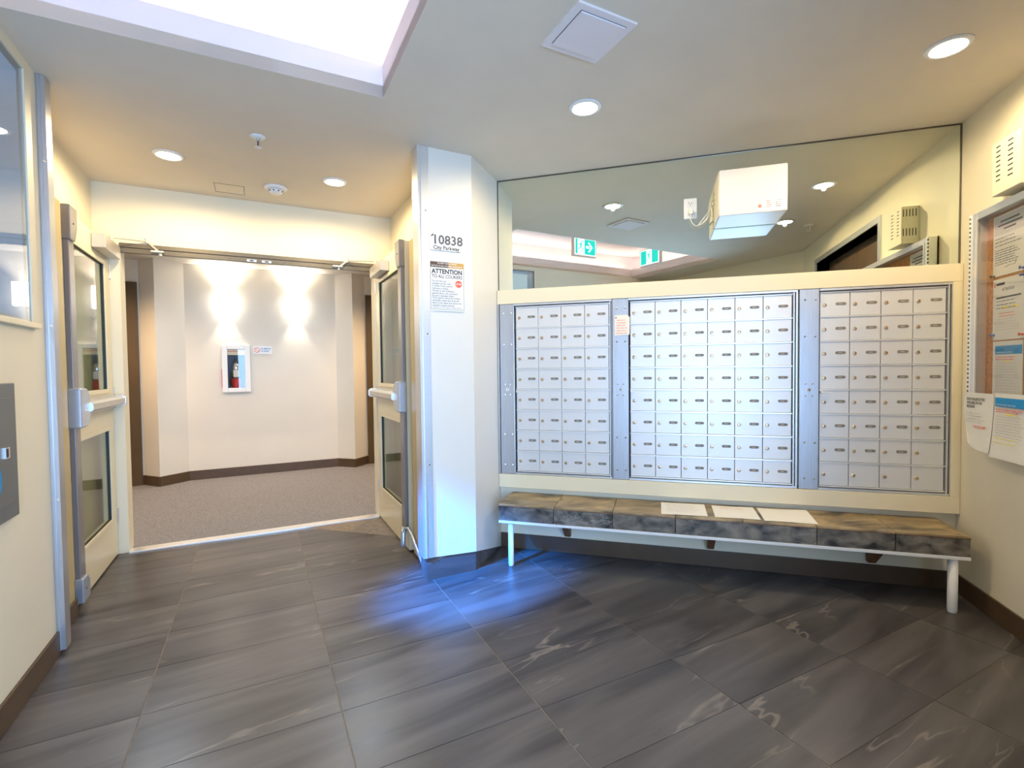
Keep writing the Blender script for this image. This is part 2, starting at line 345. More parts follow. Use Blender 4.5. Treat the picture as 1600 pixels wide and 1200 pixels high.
# walls
b = B(); L0, L1 = -.10, .09
b.box(FD, -.25, L1, 1.53, 1.66, 0, H).box(FD, L0, L1, 1.66, 3.17, 0, 1.575).box(FD, L0, L1, 1.66, 3.17, 2.70, H).box(FD, L0, L1, 3.17, 5.60, 0, H)
b.mk('wall_left', 'wall', **S)
B().box(FD, -.25, -.07, -.15, 1.53, 0, H).mk('wall_vestibule_left', 'wall', **S)
B().box(FD, 2.10, 2.25, -.15, 1.42, 0, H).mk('wall_vestibule_right', 'wall', **S)
b = B()
b.box(FD, -.07, 2.10, -.15, 0, 2.32, H).box(FD, -.07, .085, -.15, 0, 0, 2.32).box(FD, 1.945, 2.10, -.15, 0, 0, 2.32)
b.box(FD, -3.2, -.25, -.15, 0, 0, H).box(FD, 2.25, 5.2, -.15, 0, 0, H)
b.mk('wall_entry', 'wall', **S)
# wing stubs the open doors rest against
B().box(FD, -.07, .045, 1.085, 1.255, .10, 2.29).mk('trim_2', 'tan', bevel=.003, label='tan full-height pad on the left side wall beyond the open door', **S)
B().box(FD, 1.955, 2.10, 1.13, 1.285, .03, 2.27).mk('trim_3', 'tan', bevel=.003, label='tan full-height pad on the right side wall beyond the open door', **S)
# column with slanted-foot cladding above a tiled plinth
k1 = FD(2.256, 1.575, 0); cn = FM(0, 0, 0)
pl = [FD(1.90, 1.58, 0), k1, cn, FD(2.603, .9, 0), FD(2.10, .9, 0), FD(2.10, 1.40, 0), FD(1.90, 1.46, 0)]
bz = [.150, .130, .004, 0, 0, .15, .15]
b = B(); n = len(pl)
b.add([p+VZ*z for p, z in zip(pl, bz)]+[p+VZ*H for p in pl], [list(range(n))[::-1], list(range(n, 2*n))]+[(i, (i+1) % n, n+(i+1) % n, n+i) for i in range(n)])
col = b.mk('wall_column', 'column', **S)
pp = [FD(1.915, 1.572, 0), FD(2.254, 1.567, 0), FM(-.012, -.004, 0), FD(2.59, .95, 0), FD(2.12, .95, 0), FD(2.12, 1.39, 0), FD(1.915, 1.44, 0)]
bz2 = [.152, .132, .006, .01, .01, .15, .152]
b = B(); b.add([p+VZ*.0005 for p in pp]+[p+VZ*z for p, z in zip(pp, bz2)], [list(range(n))[::-1], list(range(n, 2*n))]+[(i, (i+1) % n, n+(i+1) % n, n+i) for i in range(n)])
b.mk('plinth', 'tile', col)
# steel guides of the fire shutter line
def guide(nm, s0, s1, t0, t1, z0, lab, face):
    t = thing(nm, FD((s0+s1)/2, (t0+t1)/2, 0), lab, kind='structure')
    b = B(); th = .006
    b.box(FD, s0, s1, t1-th, t1, z0, H-.002)
    if face > 0: b.box(FD, s0, s0+th, t0, t1-th, z0, H-.002).box(FD, s0+.018, s0+.024, t1, t1+.006, z0, H-.002)
    else: b.box(FD, s1-th, s1, t0, t1-th, z0, H-.002).box(FD, s1-.024, s1-.018, t1, t1+.006, z0, H-.002)
    b.mk('channel', 'alu' if face > 0 else 'steelpost', t)
    B().box(FD, (s0+.008), (s1-.008), t0, t0+.03, z0, H-.002).mk('shadow_gap', 'dark', t)
    for z in (.75, 1.58, 2.35):
        sx = (s0+s1)/2+.012
        B().cyl(FD(sx, t1, z), VN, .005, .003, 8).mk('screw', 'chrome', t)
guide('trim_7', 1.888, 1.960, 1.47, 1.588, .150, 'vertical steel guide rail on the left edge of the sign column', 1)
guide('trim_8', .078, .122, 1.455, 1.528, .02, 'vertical steel guide rail at the end of the left lobby wall', -1)
# mail wall, right wall, rear wall
B().box(FM, 0, W+.15, 0, .15, 0, H).mk('wall_mail', 'wall', **S)
b = B(); b.box(FM, W, W+.15, -1.13, 0, 0, H).box(FM, W, W+.15, -3.75, -2.76, 0, H).box(FM, W, W+.15, -2.76, -1.13, 2.49, H)
b.mk('wall_right', 'wall', **S)
b = B(); b.box(FD, -.10, .45, 5.60, 5.75, 0, H).box(FD, 2.05, 2.60, 5.60, 5.75, 0, H).box(FD, .45, 2.05, 5.60, 5.75, 2.30, H)
b.mk('wall_rear', 'wall', **S)
# corridor
CB = -2.72
poly = [(-3.2, -2.95), (-3.2, CB), (-.27, CB), (-.085, -2.50), (.185, CB), (.62, CB), (.62, -2.95)]
b = B(); b.prism([FD(a, c, 0) for a, c in poly], (0, 0, 2.705))
b.box(FD, .62, .85, -2.95, CB, 0, 1.13).box(FD, .62, .85, -2.95, CB, 1.665, 2.705).box(FD, .62, .85, -2.95, -2.90, 1.13, 1.665)
poly = [(.85, -2.95), (.85, CB), (1.965, CB), (2.165, -2.53), (2.365, CB), (5.2, CB), (5.2, -2.95)]
b.prism([FD(a, c, 0) for a, c in poly], (0, 0, 2.705))
b.mk('wall_corridor', 'corridor', **S)
B().box(FD, -3.3, -3.2, -2.95, 0, 0, 2.705).box(FD, 5.2, 5.3, -2.95, 0, 0, 2.705).mk('wall_corridor_end', 'wall', **S)
# baseboards
def base(nm, F, path, d, z1, mt='base', z0=0):
    """skirting along a polyline (a,b), offset d to its left"""
    b = B()
    for (a0, b0), (a1, b1) in zip(path, path[1:]):
        dx, dy = a1-a0, b1-b0; l = math.hypot(dx, dy); nx, ny = -dy/l*d, dx/l*d; e = .004/l
        a0_, b0_, a1_, b1_ = a0-dx*e, b0-dy*e, a1+dx*e, b1+dy*e
        b.prism([F(a0_, b0_, z0), F(a1_, b1_, z0), F(a1_+nx, b1_+ny, z0), F(a0_+nx, b0_+ny, z0)], (0, 0, z1-z0))
    return b.mk(nm, mt, bevel=.002, **S)
base('baseboard_mail', FM, [(0.0, 0), (W, 0)], -.012, .112, z0=.001)
base('baseboard_right', FM, [(W, -.002), (W, -1.08)], -.012, .112, z0=.001)
base('baseboard_left', FD, [(.09, 1.535), (.09, 5.59)], -.012, .115, z0=.001)
base('baseboard_vestibule', FD, [(.045, 1.085), (.045, 1.255), (-.07, 1.255), (-.07, 1.45)], -.010, .10, z0=.001)
base('baseboard_corridor', FD, [(-.29, CB), (-.27, CB), (-.085, -2.50), (.185, CB), (1.965, CB), (2.165, -2.53), (2.365, CB), (2.385, CB)], .014, .12, z0=.003)
# window in the left wall
win = thing('window_1', FD(0, 2.4, 1.58), kind='structure')
B().box(FD, -.04, .115, 1.645, 3.20, 1.555, 1.58).mk('window_sill', 'cream', win, bevel=.003)
b = B(); b.box(FD, -.06, .072, 1.66, 1.685, 1.58, 2.70).box(FD, -.06, .072, 3.145, 3.17, 1.58, 2.70).box(FD, -.06, .072, 1.685, 3.145, 2.675, 2.70).box(FD, -.06, .072, 1.685, 3.145, 1.58, 1.60)
b.mk('window_frame', 'alu', win)
B().box(FD, .076, .084, 1.662, 3.168, 1.582, 2.698).mk('glass_pane', 'pane', win)
# glazed entrance behind the camera
ent = thing('door_3', FD(1.25, 5.66, 0), kind='structure')
b = B()
for a in (.45, 1.22, 2.00): b.box(FD, a, a+.05+.0, 5.65, 5.70, .0, 2.30)
b.box(FD, .50, 1.22, 5.65, 5.70, 2.22, 2.30).box(FD, 1.27, 2.0, 5.65, 5.70, 2.22, 2.30).box(FD, .50, 1.22, 5.65, 5.70, 0, .12).box(FD, 1.27, 2.0, 5.65, 5.70, 0, .12)
b.mk('frame', 'alu', ent)
B().box(FD, .50, 1.22, 5.67, 5.68, .12, 2.22).mk('glass_pane', 'pane', ent); B().box(FD, 1.27, 2.0, 5.67, 5.68, .12, 2.22).mk('glass_pane', 'pane', ent)
# dark opening in the right wall, seen in the mirror
lift = thing('door_4', FM(W+.05, -1.95, 0), kind='structure')
b = B(); b.box(FM, W-.012, W+.15, -1.13, -1.08, 0, 2.54).box(FM, W-.012, W+.15, -2.81, -2.76, 0, 2.54).box(FM, W-.012, W+.15, -2.76, -1.13, 2.49, 2.54)
b.mk('door_frame', 'steelpost', lift)
B().box(FM, W+.12, W+.15, -1.94, -1.13, .005, 2.49).mk('door_leaf', 'base', lift); B().box(FM, W+.12, W+.15, -2.76, -1.95, .005, 2.49).mk('door_leaf', 'base', lift)

# corridor doors, brown
def flat_door(nm, s0, s1):
    t = thing(nm, FD((s0+s1)/2, CB, 0), kind='structure'); f = .115; zt = 2.44
    b = B(); b.box(FD, s0, s0+f, CB, CB+.035, .004, zt).box(FD, s1-f, s1, CB, CB+.035, .004, zt).box(FD, s0+f, s1-f, CB, CB+.035, zt-.16, zt)
    b.box(FD, s0+f, s0+f+.03, CB, CB+.018, .004, zt-.16).box(FD, s1-f-.03, s1-f, CB, CB+.018, .004, zt-.16)
    b.mk('door_frame', 'brown2', t, bevel=.002)
    B().box(FD, s0+f+.03, s1-f-.03, CB+.001, CB+.010, .01, zt-.165).mk('door_leaf', 'brown', t)
    q = s1-f-.10 if s0 < 0 else s0+f+.10
    B().cyl(FD(q, CB+.010, 1.1), VN, .028, .05, 12).mk('door_handle', 'alu', t)
flat_door('door_5', -1.52, -.285)
flat_door('door_6', 2.375, 3.61)

# ============================================================ DOUBLE DOORS
def leaf(nm, side, face, t0, t1):
    """side +1: leaf left of the opening, its face looks to +s; -1: the right leaf.  face = s of the face"""
    def G(d, t, z): return FD(face+side*d, t, z)
    r = thing(nm, G(-.02, (t0+t1)/2, .01), kind='structure')
    th = .045; ZT = 2.30; zb = .012
    wt0, wt1 = t0+.15, t1-.15; wins = ((.30, .955), (1.235, 2.13))
    b = B(); d0, d1 = -th, 0
    b.box(G, d0, d1, t0, wt0, zb, ZT).box(G, d0, d1, wt1, t1, zb, ZT)
    zs = [zb, wins[0][0], wins[0][1], wins[1][0], wins[1][1], ZT]
    for i in (0, 2, 4): b.box(G, d0, d1, wt0, wt1, zs[i], zs[i+1])
    b.mk('door_panel', 'door', r)
    for z0, z1 in wins:
        b = B(); m_ = .022
        for dd0, dd1 in ((0, .011),):
            b.box(G, dd0, dd1, wt0-m_, wt0+.008, z0-m_, z1+m_).box(G, dd0, dd1, wt1-.008, wt1+m_, z0-m_, z1+m_)
            b.box(G, dd0, dd1, wt0+.008, wt1-.008, z0-m_, z0+.008).box(G, dd0, dd1, wt0+.008, wt1-.008, z1-.008, z1+m_)
        b.mk('glazing_bead', 'door', r, bevel=.003)
        b = B(); b.box(G, -.014, .001, wt0+.001, wt0+.010, z0+.001, z1-.001).box(G, -.014, .001, wt1-.010, wt1-.001, z0+.001, z1-.001)
        b.box(G, -.014, .001, wt0+.010, wt1-.010, z0+.001, z0+.007).box(G, -.014, .001, wt0+.010, wt1-.010, z1-.007, z1-.001)
        b.mk('glazing_gasket', 'black', r)
        B().box(G, -.013, -.008, wt0+.002, wt1-.002, z0+.002, z1-.002).mk('glass_pane', 'glass', r)
    # vertical rod covers, head case, latch case, boot
    rt0, rt1 = t1-.115, t1-.012
    B().box(G, 0, .028, rt0+.012, rt1, .17, 1.05).mk('rod_cover', 'hardware', r, bevel=.004)
    B().box(G, 0, .028, rt0+.012, rt1, 1.26, 2.12).mk('rod_cover', 'hardware', r, bevel=.004)
    def hexa(z0, z1, flip, nm_, mt):
        a0, a1 = rt0-.010, t1+.004; h = z1-z0
        zz = [(a1, z0), (a0+.045, z0), (a0, z0+.42*h), (a0, z1), (a1, z1)] if not flip else [(a1, z1), (a0+.035, z1), (a0, z1-.3*h), (a0, z0), (a1, z0)]
        b = B(); n_ = len(zz)
        P_ = [G(.0, a, z) for a, z in zz]; b.prism(P_, VD*side*.042)
        o = b.mk(nm_, mt, r, bevel=.005)
        B().cyl(G(.042, (a0+a1)/2+.01, (z0+z1)/2), VD*side, .006, .002, 8).mk('screw', 'black', o)
    hexa(2.11, 2.305, False, 'head_latch', 'hardware')
    if side > 0: hexa(.035, .175, True, 'foot_latch', 'hardware2')
    # latch case with rounded inner edge
    a1 = t1+.006; pts = []
    for k in range(13):
        an = math.pi*k/12; pts.append((a1-.07-.12*math.sin(an)**.7, 1.155-.115*math.cos(an)))
    P_ = [G(0, a1, 1.04)]+[G(0, a, z) for a, z in pts]+[G(0, a1, 1.27)]
    b = B(); b.prism(P_, VD*side*.062); cs = b.mk('latch_case', 'hardware2', r, bevel=.008)
    B().box(G, .0622, .0632, a1-.115, a1-.075, 1.135, 1.152).mk('embossed_mark', 'alu', cs)
    # push bar
    b = B(); pr = [(.02, 1.115), (.072, 1.125), (.082, 1.135), (.082, 1.172), (.06, 1.185), (.02, 1.185)]
    P_ = [G(d, t0+.02, z) for d, z in pr]; b.prism(P_, VN*(t1-.15-t0-.02)); pb = b.mk('push_bar', 'closer', r, bevel=.002)
    B().prism([G(d-.001, t0+.012, z) for d, z in [(.012, 1.108), (.078, 1.118), (.088, 1.13), (.088, 1.176), (.066, 1.192), (.012, 1.192)]], VN*.03).mk('end_cap', 'alu', r, bevel=.002)
    B().box(G, 0, .02, t0+.03, t1-.16, 1.10, 1.20).mk('bar_backplate', 'closer', r)
    # closer and its arm
    c0, c1, cz0, cz1 = (t0+.02, t0+.42, 2.19, 2.283) if side > 0 else (t0+.14, t0+.54, 2.165, 2.250)
    B().box(G, .002, .078, c0, c1, cz0, cz1).mk('door_closer', 'closer', r, bevel=.003)
    pv = G(.045, c0+.10, cz1); el = G(.235, t0-.0+.0, 2.345) if side > 0 else G(.245, t0+.02, 2.325)
    sh = G(.32, .03, 2.262)
    b = B(); b.cyl(pv, VZ, .014, .05, 10); b.tube([pv+VZ*.045, el+VZ*0], .0055, 6); b.cyl(el-VZ*.012, VZ, .012, .035, 10)
    b.tube([el, sh], .009, 6); b.cyl(sh-VZ*.02, VZ, .012, .03, 10); b.box(FD, 0, 0, 0, 0, 0, 0) if 0 else None
    b.mk('closer_arm', 'closer', r)
    # hinges
    for z in (.25, 1.15, 2.05): B().cyl(G(.004, t0-.006, z), VZ, .008, .10, 8).mk('hinge', 'alu', r)
    return r, G
lf, GL = leaf('door_1', 1, .020, .012, .995)
rf, GR = leaf('door_2', -1, 1.952, .012, 1.020)
# kick-down foot of the right leaf and the bent tube beside it
P_ = [GR(.02, .965, .17), GR(.035, .985, .135), GR(.04, .99, .06), GR(.04, .99, .035)]
B().tube(P_, .022, 8).mk('foot_latch', 'hardware2', rf, smooth=True)
P_ = [GR(.03, .985, .150), GR(.03, 1.03, .185), GR(.025, 1.09, .20), GR(.02, 1.15, .18), GR(.015, 1.24, .12), GR(.01, 1.34, .06), GR(.01, 1.44, .015)]
B().tube(P_, .012, 8).mk('bent_strap', 'hardware2', rf, smooth=True)
# header over the doors
hd = thing('trim_4', FD(1.0, 0, 2.24), kind='structure')
B().box(FD, .086, 1.944, -.03, .014, 2.290, 2.322).mk('header_cap', 'bronze', hd, bevel=.002)
B().box(FD, .086, 1.944, -.03, .006, 2.252, 2.2895).mk('header_rail', 'bronze', hd, bevel=.002)
for a in (.92, 1.03):
    q = B().box(FD, a, a+.07, .006, .010, 2.256, 2.274).mk('strike_plate', 'alu', hd); B().box(FD, a+.02, a+.05, .010, .0105, 2.260, 2.270).mk('slot', 'dark', q)
for a in (.80, 1.20): B().cyl(FD(a, .006, 2.27), VN, .004, .002, 8).mk('screw', 'black', hd)
for a in (.335, 1.63): B().box(FD, a-.05, a+.03, .006, .06, 2.262, 2.275).mk('closer_shoe', 'closer', hd)

# ============================================================ MIRROR AND MAILBOXES
mr = thing('wall_mirror', FM(W/2, -.004, 1.93), 'large mirror filling the wall above the mailboxes up to the ceiling', 'mirror')
B().box(FM, .006, W-.008, -.006, -.001, 1.90, H-.008).mk('mirror_glass', 'mirror', mr)
b = B(); b.box(FM, .0, W, -.010, -.001, H-.008, H-.001).box(FM, 0, .006, -.010, -.001, 1.90, H-.008).box(FM, W-.008, W, -.010, -.001, 1.90, H-.008)
b.mk('edge_channel', 'bronze2', mr)
b = B(); b.box(FM, .001, W-.001, -.045, -.001, 1.832, 1.936).box(FM, .001, W-.001, -.045, -.001, .468, .568).box(FM, 2.800, W-.001, -.045, -.001, .568, 1.832)
b.mk('trim_5', 'cream', bevel=.002, label='cream painted surround boxing in the mailboxes', **S)
B().box(FM, .002, .014, -.045, -.001, .569, 1.831).mk('trim_6', 'steelpost', **S)
# one mail door, its lock and plate as template
RZ = .1518; Z1 = 1.806; YF = -.022
def mail_door_template(wd, parent):
    c = Vector((0, YF, 0)); g = .0016
    b = B().box(FM, g, wd-g, YF, YF+.012, .006, RZ-.0035)
    d = b.mk('mail_door', 'mail', parent, bevel=.0012, origin=(0, YF, 0))
    lx, lz = .027, RZ*.49
    b = B(); b.use('brass').lathe((lx, YF+.0003, lz), (0, -1, 0), [(.0115, 0), (.0115, .003), (.009, .0055), (.0045, .006)], 14)
    b.use('brassdark').box(FM, lx-.001, lx+.007, YF-.0068, YF-.006, lz-.0012, lz+.0022)
    lk = b.mk('lock', None, d, origin=(lx, YF, lz))
    px, pz, hw, hh = wd*.70, RZ*.525, .0285, .0085
    P_ = []
    for k in range(14):
        a = math.pi*k/6-math.pi/2 if k < 7 else math.pi*(k-7)/6+math.pi/2
        cx = px+hw-hh if k < 7 else px-hw+hh; P_.append((cx+hh*math.cos(a), YF+.0002, pz+hh*math.sin(a)))
    b = B(); b.use('plate').prism(P_, (0, -.0025, 0)); b.use('plate2')
    for q in (-.013, -.006, .001): b.box(FM, px+q, px+q+.0045, YF-.0030, YF-.0024, pz-.004, pz+.004)
    pt = b.mk('number_plate', None, d, origin=(px, YF, pz))
    return d, lk, pt
def bank(x0, x1, cols, label, cx0, cx1, skip=(), note=False, hookx=0):
    t = thing('mailbox_bank', FM((x0+x1)/2, -.02, .57), label, 'mailboxes', 'banks of apartment mailboxes')
    B().box(FM, x0+.112, x1, -.009, -.001, .575, 1.828).mk('back_panel', 'dark', t)
    b = B(); b.box(FM, x0+.112, x1, -.042, -.009, 1.817, 1.830).box(FM, x0+.112, x1, -.036, -.009, .570, .583)
    b.box(FM, cx1+.004, cx1+.012, -.036, -.009, .583, 1.817).box(FM, cx1+.018, x1, -.042, -.009, .583, 1.817)
    b.mk('frame', 'alu', t)
    ps = B().box(FM, x0, x0+.110, -.040, -.001, .570, 1.831).mk('mounting_post', 'steelpost', t, bevel=.002)
    for z in (1.765, 1.535, .866, .638):
        for dx in (.030, .088): B().lathe(FM(x0+dx, -.0398, z), (0, -1, 0), [(.0075, 0), (.006, .003), (.002, .0045)], 10).mk('screw', 'chrome', ps)
    for z in (1.238, 1.162):
        for dx in (.036, .074): B().lathe(FM(x0+dx, -.0398, z), (0, -1, 0), [(.006, 0), (.005, .0025), (.002, .0035)], 10).mk('screw', 'chrome', ps)
    b = B(); b.use('chrome').cyl(FM(x0+.055, -.0399, 1.200), (0, -1, 0), .011, .003, 14); b.use('dark').box(FM, x0+.053, x0+.057, -.0436, -.0428, 1.193, 1.207)
    b.mk('key_cylinder', None, ps)
    wd = (cx1-cx0)/cols
    for r in range(9):
        z = Z1-r*RZ
        B().box(FM, cx0, cx1+.003, YF-.006, -.009, z-.0035, z+.0045).mk('rail', 'rail', t)
    tmpl = None; loc0 = Vector((0, YF, 0))*K
    for r in range(8):
        for c in range(cols):
            at = Vector((cx0+c*wd, YF, Z1-(r+1)*RZ))*K-WL[t.name]
            if tmpl is None:
                tmpl = mail_door_template(wd, t); rel = [x.location.copy() for x in tmpl[1:]]
                tmpl[0].location = at; continue
            d = tmpl[0].copy(); C.objects.link(d); d.parent = t; d.location = at
            l = tmpl[1].copy(); C.objects.link(l); l.parent = d; l.location = rel[0]
            l.rotation_euler = (0, random.choice((0, 0, 0, .5, -.6, 1.2)), 0)
            if (r, c) in skip: continue
            p = tmpl[2].copy(); C.objects.link(p); p.parent = d; p.location = rel[1]
    b = B(); hx = cx0+.002; b.box(FM, hx, hx+.064, -.050, -.044, 1.180, 1.189).box(FM, hx, hx+.012, -.044, -.021, 1.178, 1.191)
    b.mk('pull_lever', 'rail', t, bevel=.001)
    return t
bank(.018, .838, 4, 'left bank of silver mailboxes, four columns of eight beside the column', .137, .817)
bank(.842, 1.994, 6, 'middle bank of silver mailboxes, the widest with six columns', .962, 1.966)
bank(2.004, 2.798, 4, 'right bank of silver mailboxes, four columns, blank doors in bottom row', 2.121, 2.777, skip=((7, 0), (7, 1), (7, 2), (7, 3), (6, 3)))
nt_ = thing('taped_note', FM(.91, -.042, 1.575), 'small cream note taped on the metal post between left and middle mailboxes', 'note')
B().prism([FM(.857, -.0412, 1.575), FM(.960, -.046, 1.580), FM(.962, -.0412, 1.70), FM(.945, -.046, 1.718), FM(.857, -.0412, 1.716)], (0, -.0008, 0)).mk('sheet', 'note', nt_)
B().cyl(FM(.868, -.043, 1.70), (0, -1, 0), .007, .002, 10).mk('tack', 'brass', nt_)
lines('printed_lines', FM(.872, -.0475, 1.68), (1, 0, 0), (0, 0, 1), .075, 6, 'redink', nt_, h=.003, gap=.018, seed=3)

# ============================================================ BENCH
BX0, BX1, BY, BZ0, BZ1 = .098, 2.746, -.362, .318, .430
bn = thing('bench', FM(1.42, -.18, 0), 'long bench topped with mottled brown stone tiles below the mailboxes', 'bench')
js = [BX0, .482, .866, 1.249, 1.633, 2.022, 2.405, BX1]; fj = [BX0, .480, .865, 1.249, 2.022, 2.405, BX1]
B().box(FM, BX0+.006, BX1-.006, BY+.012, -.012, BZ0+.001, BZ1-.012).mk('core_board', 'wood', bn)
for a, c in zip(js, js[1:]):
    B().box(FM, a+.0015, c-.0015, BY+.001, -.012, BZ1-.012, BZ1).mk('top_tile', 'benchtile', bn, bevel=.0015)
for a, c in zip(fj, fj[1:]):
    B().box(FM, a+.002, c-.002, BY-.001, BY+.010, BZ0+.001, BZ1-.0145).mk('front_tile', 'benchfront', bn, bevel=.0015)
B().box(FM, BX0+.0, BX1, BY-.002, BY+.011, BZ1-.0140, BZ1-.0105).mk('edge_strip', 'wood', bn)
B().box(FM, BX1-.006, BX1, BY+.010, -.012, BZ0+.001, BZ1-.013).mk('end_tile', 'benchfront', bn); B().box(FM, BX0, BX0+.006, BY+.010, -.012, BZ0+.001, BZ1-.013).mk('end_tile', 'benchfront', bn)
b = B(); b.box(FM, BX0, BX1, BY-.004, BY+.032, BZ0-.018, BZ0).box(FM, BX0, BX0+.03, BY+.032, -.014, BZ0-.018, BZ0).box(FM, BX1-.03, BX1, BY+.032, -.014, BZ0-.018, BZ0).box(FM, BX0+.03, BX1-.03, -.05, -.014, BZ0-.018, BZ0)
b.mk('metal_frame', 'white', bn, bevel=.002)
for x, r in ((.176, .019), (2.680, .023)): B().lathe(FM(x, -.335, .001), VZ, [(r*.9, 0), (r*.92, .008), (r, .012), (r, BZ0-.018)], 20).mk('leg', 'white', bn, smooth=True)
for x in (.518, 1.482, 2.405):
    b = B(); b.prism([FM(x-.02, -.014, .30), FM(x-.02, -.20, .30), FM(x-.02, -.20, .27), FM(x-.02, -.05, .135), FM(x-.02, -.014, .135)], (.04, 0, 0)); b.mk('bracket', 'wood', bn)
def sheet(lab, c, dx, nm='paper_sheet'):
    t = thing(nm, FM(c[0][0], c[0][1], BZ1), lab, 'paper', 'papers left on the bench')
    b = B(); n_ = 8; vs = []; fs = []
    for k in range(2):
        for i in range(n_+1):
            for j in range(n_+1):
                u, v = i/n_, j/n_
                p = [(c[0][q]*(1-u)+c[1][q]*u)*(1-v)+(c[3][q]*(1-u)+c[2][q]*u)*v for q in (0, 1)]
                z = BZ1+.0015+k*.0006+dx*(u**3)*(v)*1.0+.0008*math.sin(5*u+3*v)+.0008
                vs.append((p[0], p[1], z))
    m_ = (n_+1)
    for k in range(2):
        for i in range(n_):
            for j in range(n_): a = k*m_*m_+i*m_+j; fs.append((a, a+1, a+m_+1, a+m_) if k else (a, a+m_, a+m_+1, a+1))
    b.add(vs, fs).mk('sheet', 'paper', t); return t
q = sheet('printed sheet lying on the bench, leftmost of the three', [(1.165, -.345), (1.440, -.322), (1.440, -.06), (1.165, -.06)], .002)
lines('printed_lines', FM(1.20, -.12, BZ1+.005), (1, 0, 0), (0, 1, 0), .20, 9, 'paleink', q, h=.003, gap=.02, seed=5)
q = sheet('printed sheet with pale red lines lying on the bench, middle of the three', [(1.480, -.335), (1.738, -.318), (1.735, -.06), (1.485, -.06)], .003)
lines('printed_lines', FM(1.53, -.11, BZ1+.006), (1, 0, 0), (0, 1, 0), .15, 3, 'redink', q, h=.002, gap=.016, seed=6)
sheet('blank sheet with lifted corner lying on the bench, rightmost of the three', [(1.755, -.335), (2.038, -.330), (2.045, -.05), (1.758, -.05)], .006)

# ============================================================ SIGNS ON THE COLUMN
AT = 1.582
def rrect(F, a0, a1, z0, z1, y0, y1, r=.010):
    P_ = []
    for cx, cz, st in ((a1-r, z0+r, -90), (a1-r, z1-r, 0), (a0+r, z1-r, 90), (a0+r, z0+r, 180)):
        for k in range(5): an = math.radians(st+k*22.5); P_.append(F(cx+r*math.cos(an), y0, cz+r*math.sin(an)))
    return P_, F(0, y1, 0)-F(0, y0, 0)
ad = thing('address_sign', FD(2.07, AT, 2.115), 'white address sign reading 10838 City Parkway on the column', 'sign')
P_, e = rrect(FD, 1.962, 2.178, 2.113, 2.228, AT-.001, AT+.004); b = B(); b.prism(P_, e).mk('plate', 'white', ad, bevel=.001)
text('10838', .082, FD(1.977, AT+.004, 2.218), VD, VZ, 'greyink', ad, width=.192, off=.022)
B().prism([FD(a, AT+.004, z) for a, z in ((1.988, 2.2175), (1.988, 2.203), (1.971, 2.194), (1.971, 2.203))], VN*.0006).mk('lettering', 'greyink', ad)
text('City Parkway', .034, FD(1.985, AT+.004, 2.146), VD, VZ, 'ink', ad, width=.176, off=.022)
at = thing('courier_notice', FD(2.07, AT, 1.73), 'white notice headed ATTENTION TO ALL COURIERS below the address sign', 'sign')
P_, e = rrect(FD, 1.958, 2.193, 1.728, 2.045, AT-.001, AT+.004); B().prism(P_, e).mk('plate', 'white', at, bevel=.001)
B().box(FD, 1.962, 2.085, AT+.004, AT+.0046, 2.004, 2.040).mk('header_band', 'brownband', at); B().box(FD, 2.085, 2.189, AT+.004, AT+.0046, 2.004, 2.040).mk('header_band', 'goldband', at)
b = B()
for a0, a1, z0, z1 in ((1.962, 2.189, 1.738, 1.740), (1.962, 1.964, 1.74, 2.004), (2.187, 2.189, 1.74, 2.004)): b.box(FD, a0, a1, AT+.004, AT+.0045, z0, z1)
b.mk('border_line', 'ink', at)
text('PROPERTY MANAGEMENT', .012, FD(2.01, AT+.0046, 2.036), VD, VZ, 'white', at, width=.13, off=.01)
text('NOTICE TO ALL COURIERS & RESIDENTS', .013, FD(1.970, AT+.0046, 2.020), VD, VZ, 'white', at, width=.208, off=.01)
text('ATTENTION', .040, FD(1.972, AT+.004, 1.998), VD, VZ, 'ink', at, width=.206, off=.035)
text('TO ALL COURIERS', .030, FD(1.972, AT+.004, 1.962), VD, VZ, 'ink', at, width=.206, off=.014)
text('Do not leave any\npackages, parcels, mails\nor boxes in this common\nmail area or lobbies.', .0165, FD(1.974, AT+.004, 1.926), VD, VZ, 'ink', at, width=.135, off=.005)
text('Access to the building is\ngained when unit is present\nby your intended client.', .0165, FD(1.974, AT+.004, 1.864), VD, VZ, 'ink', at, width=.170, off=.005)
text('If you cannot contact the resident\npersonally, please take all parcels\nback to your depot and contact the\nintended recipient directly.', .0165, FD(1.974, AT+.004, 1.819), VD, VZ, 'ink', at, width=.195, off=.005)
text('Thank you for your cooperation.', .012, FD(1.974, AT+.004, 1.757), VD, VZ, 'greyink', at, width=.200)
B().cyl(FD(2.152, AT+.004, 1.905), VN, .023, .0006, 20).mk('stop_disc', 'redink', at)
text('STOP', .018, FD(2.134, AT+.0046, 1.913), VD, VZ, 'white', at, width=.036, off=.02)

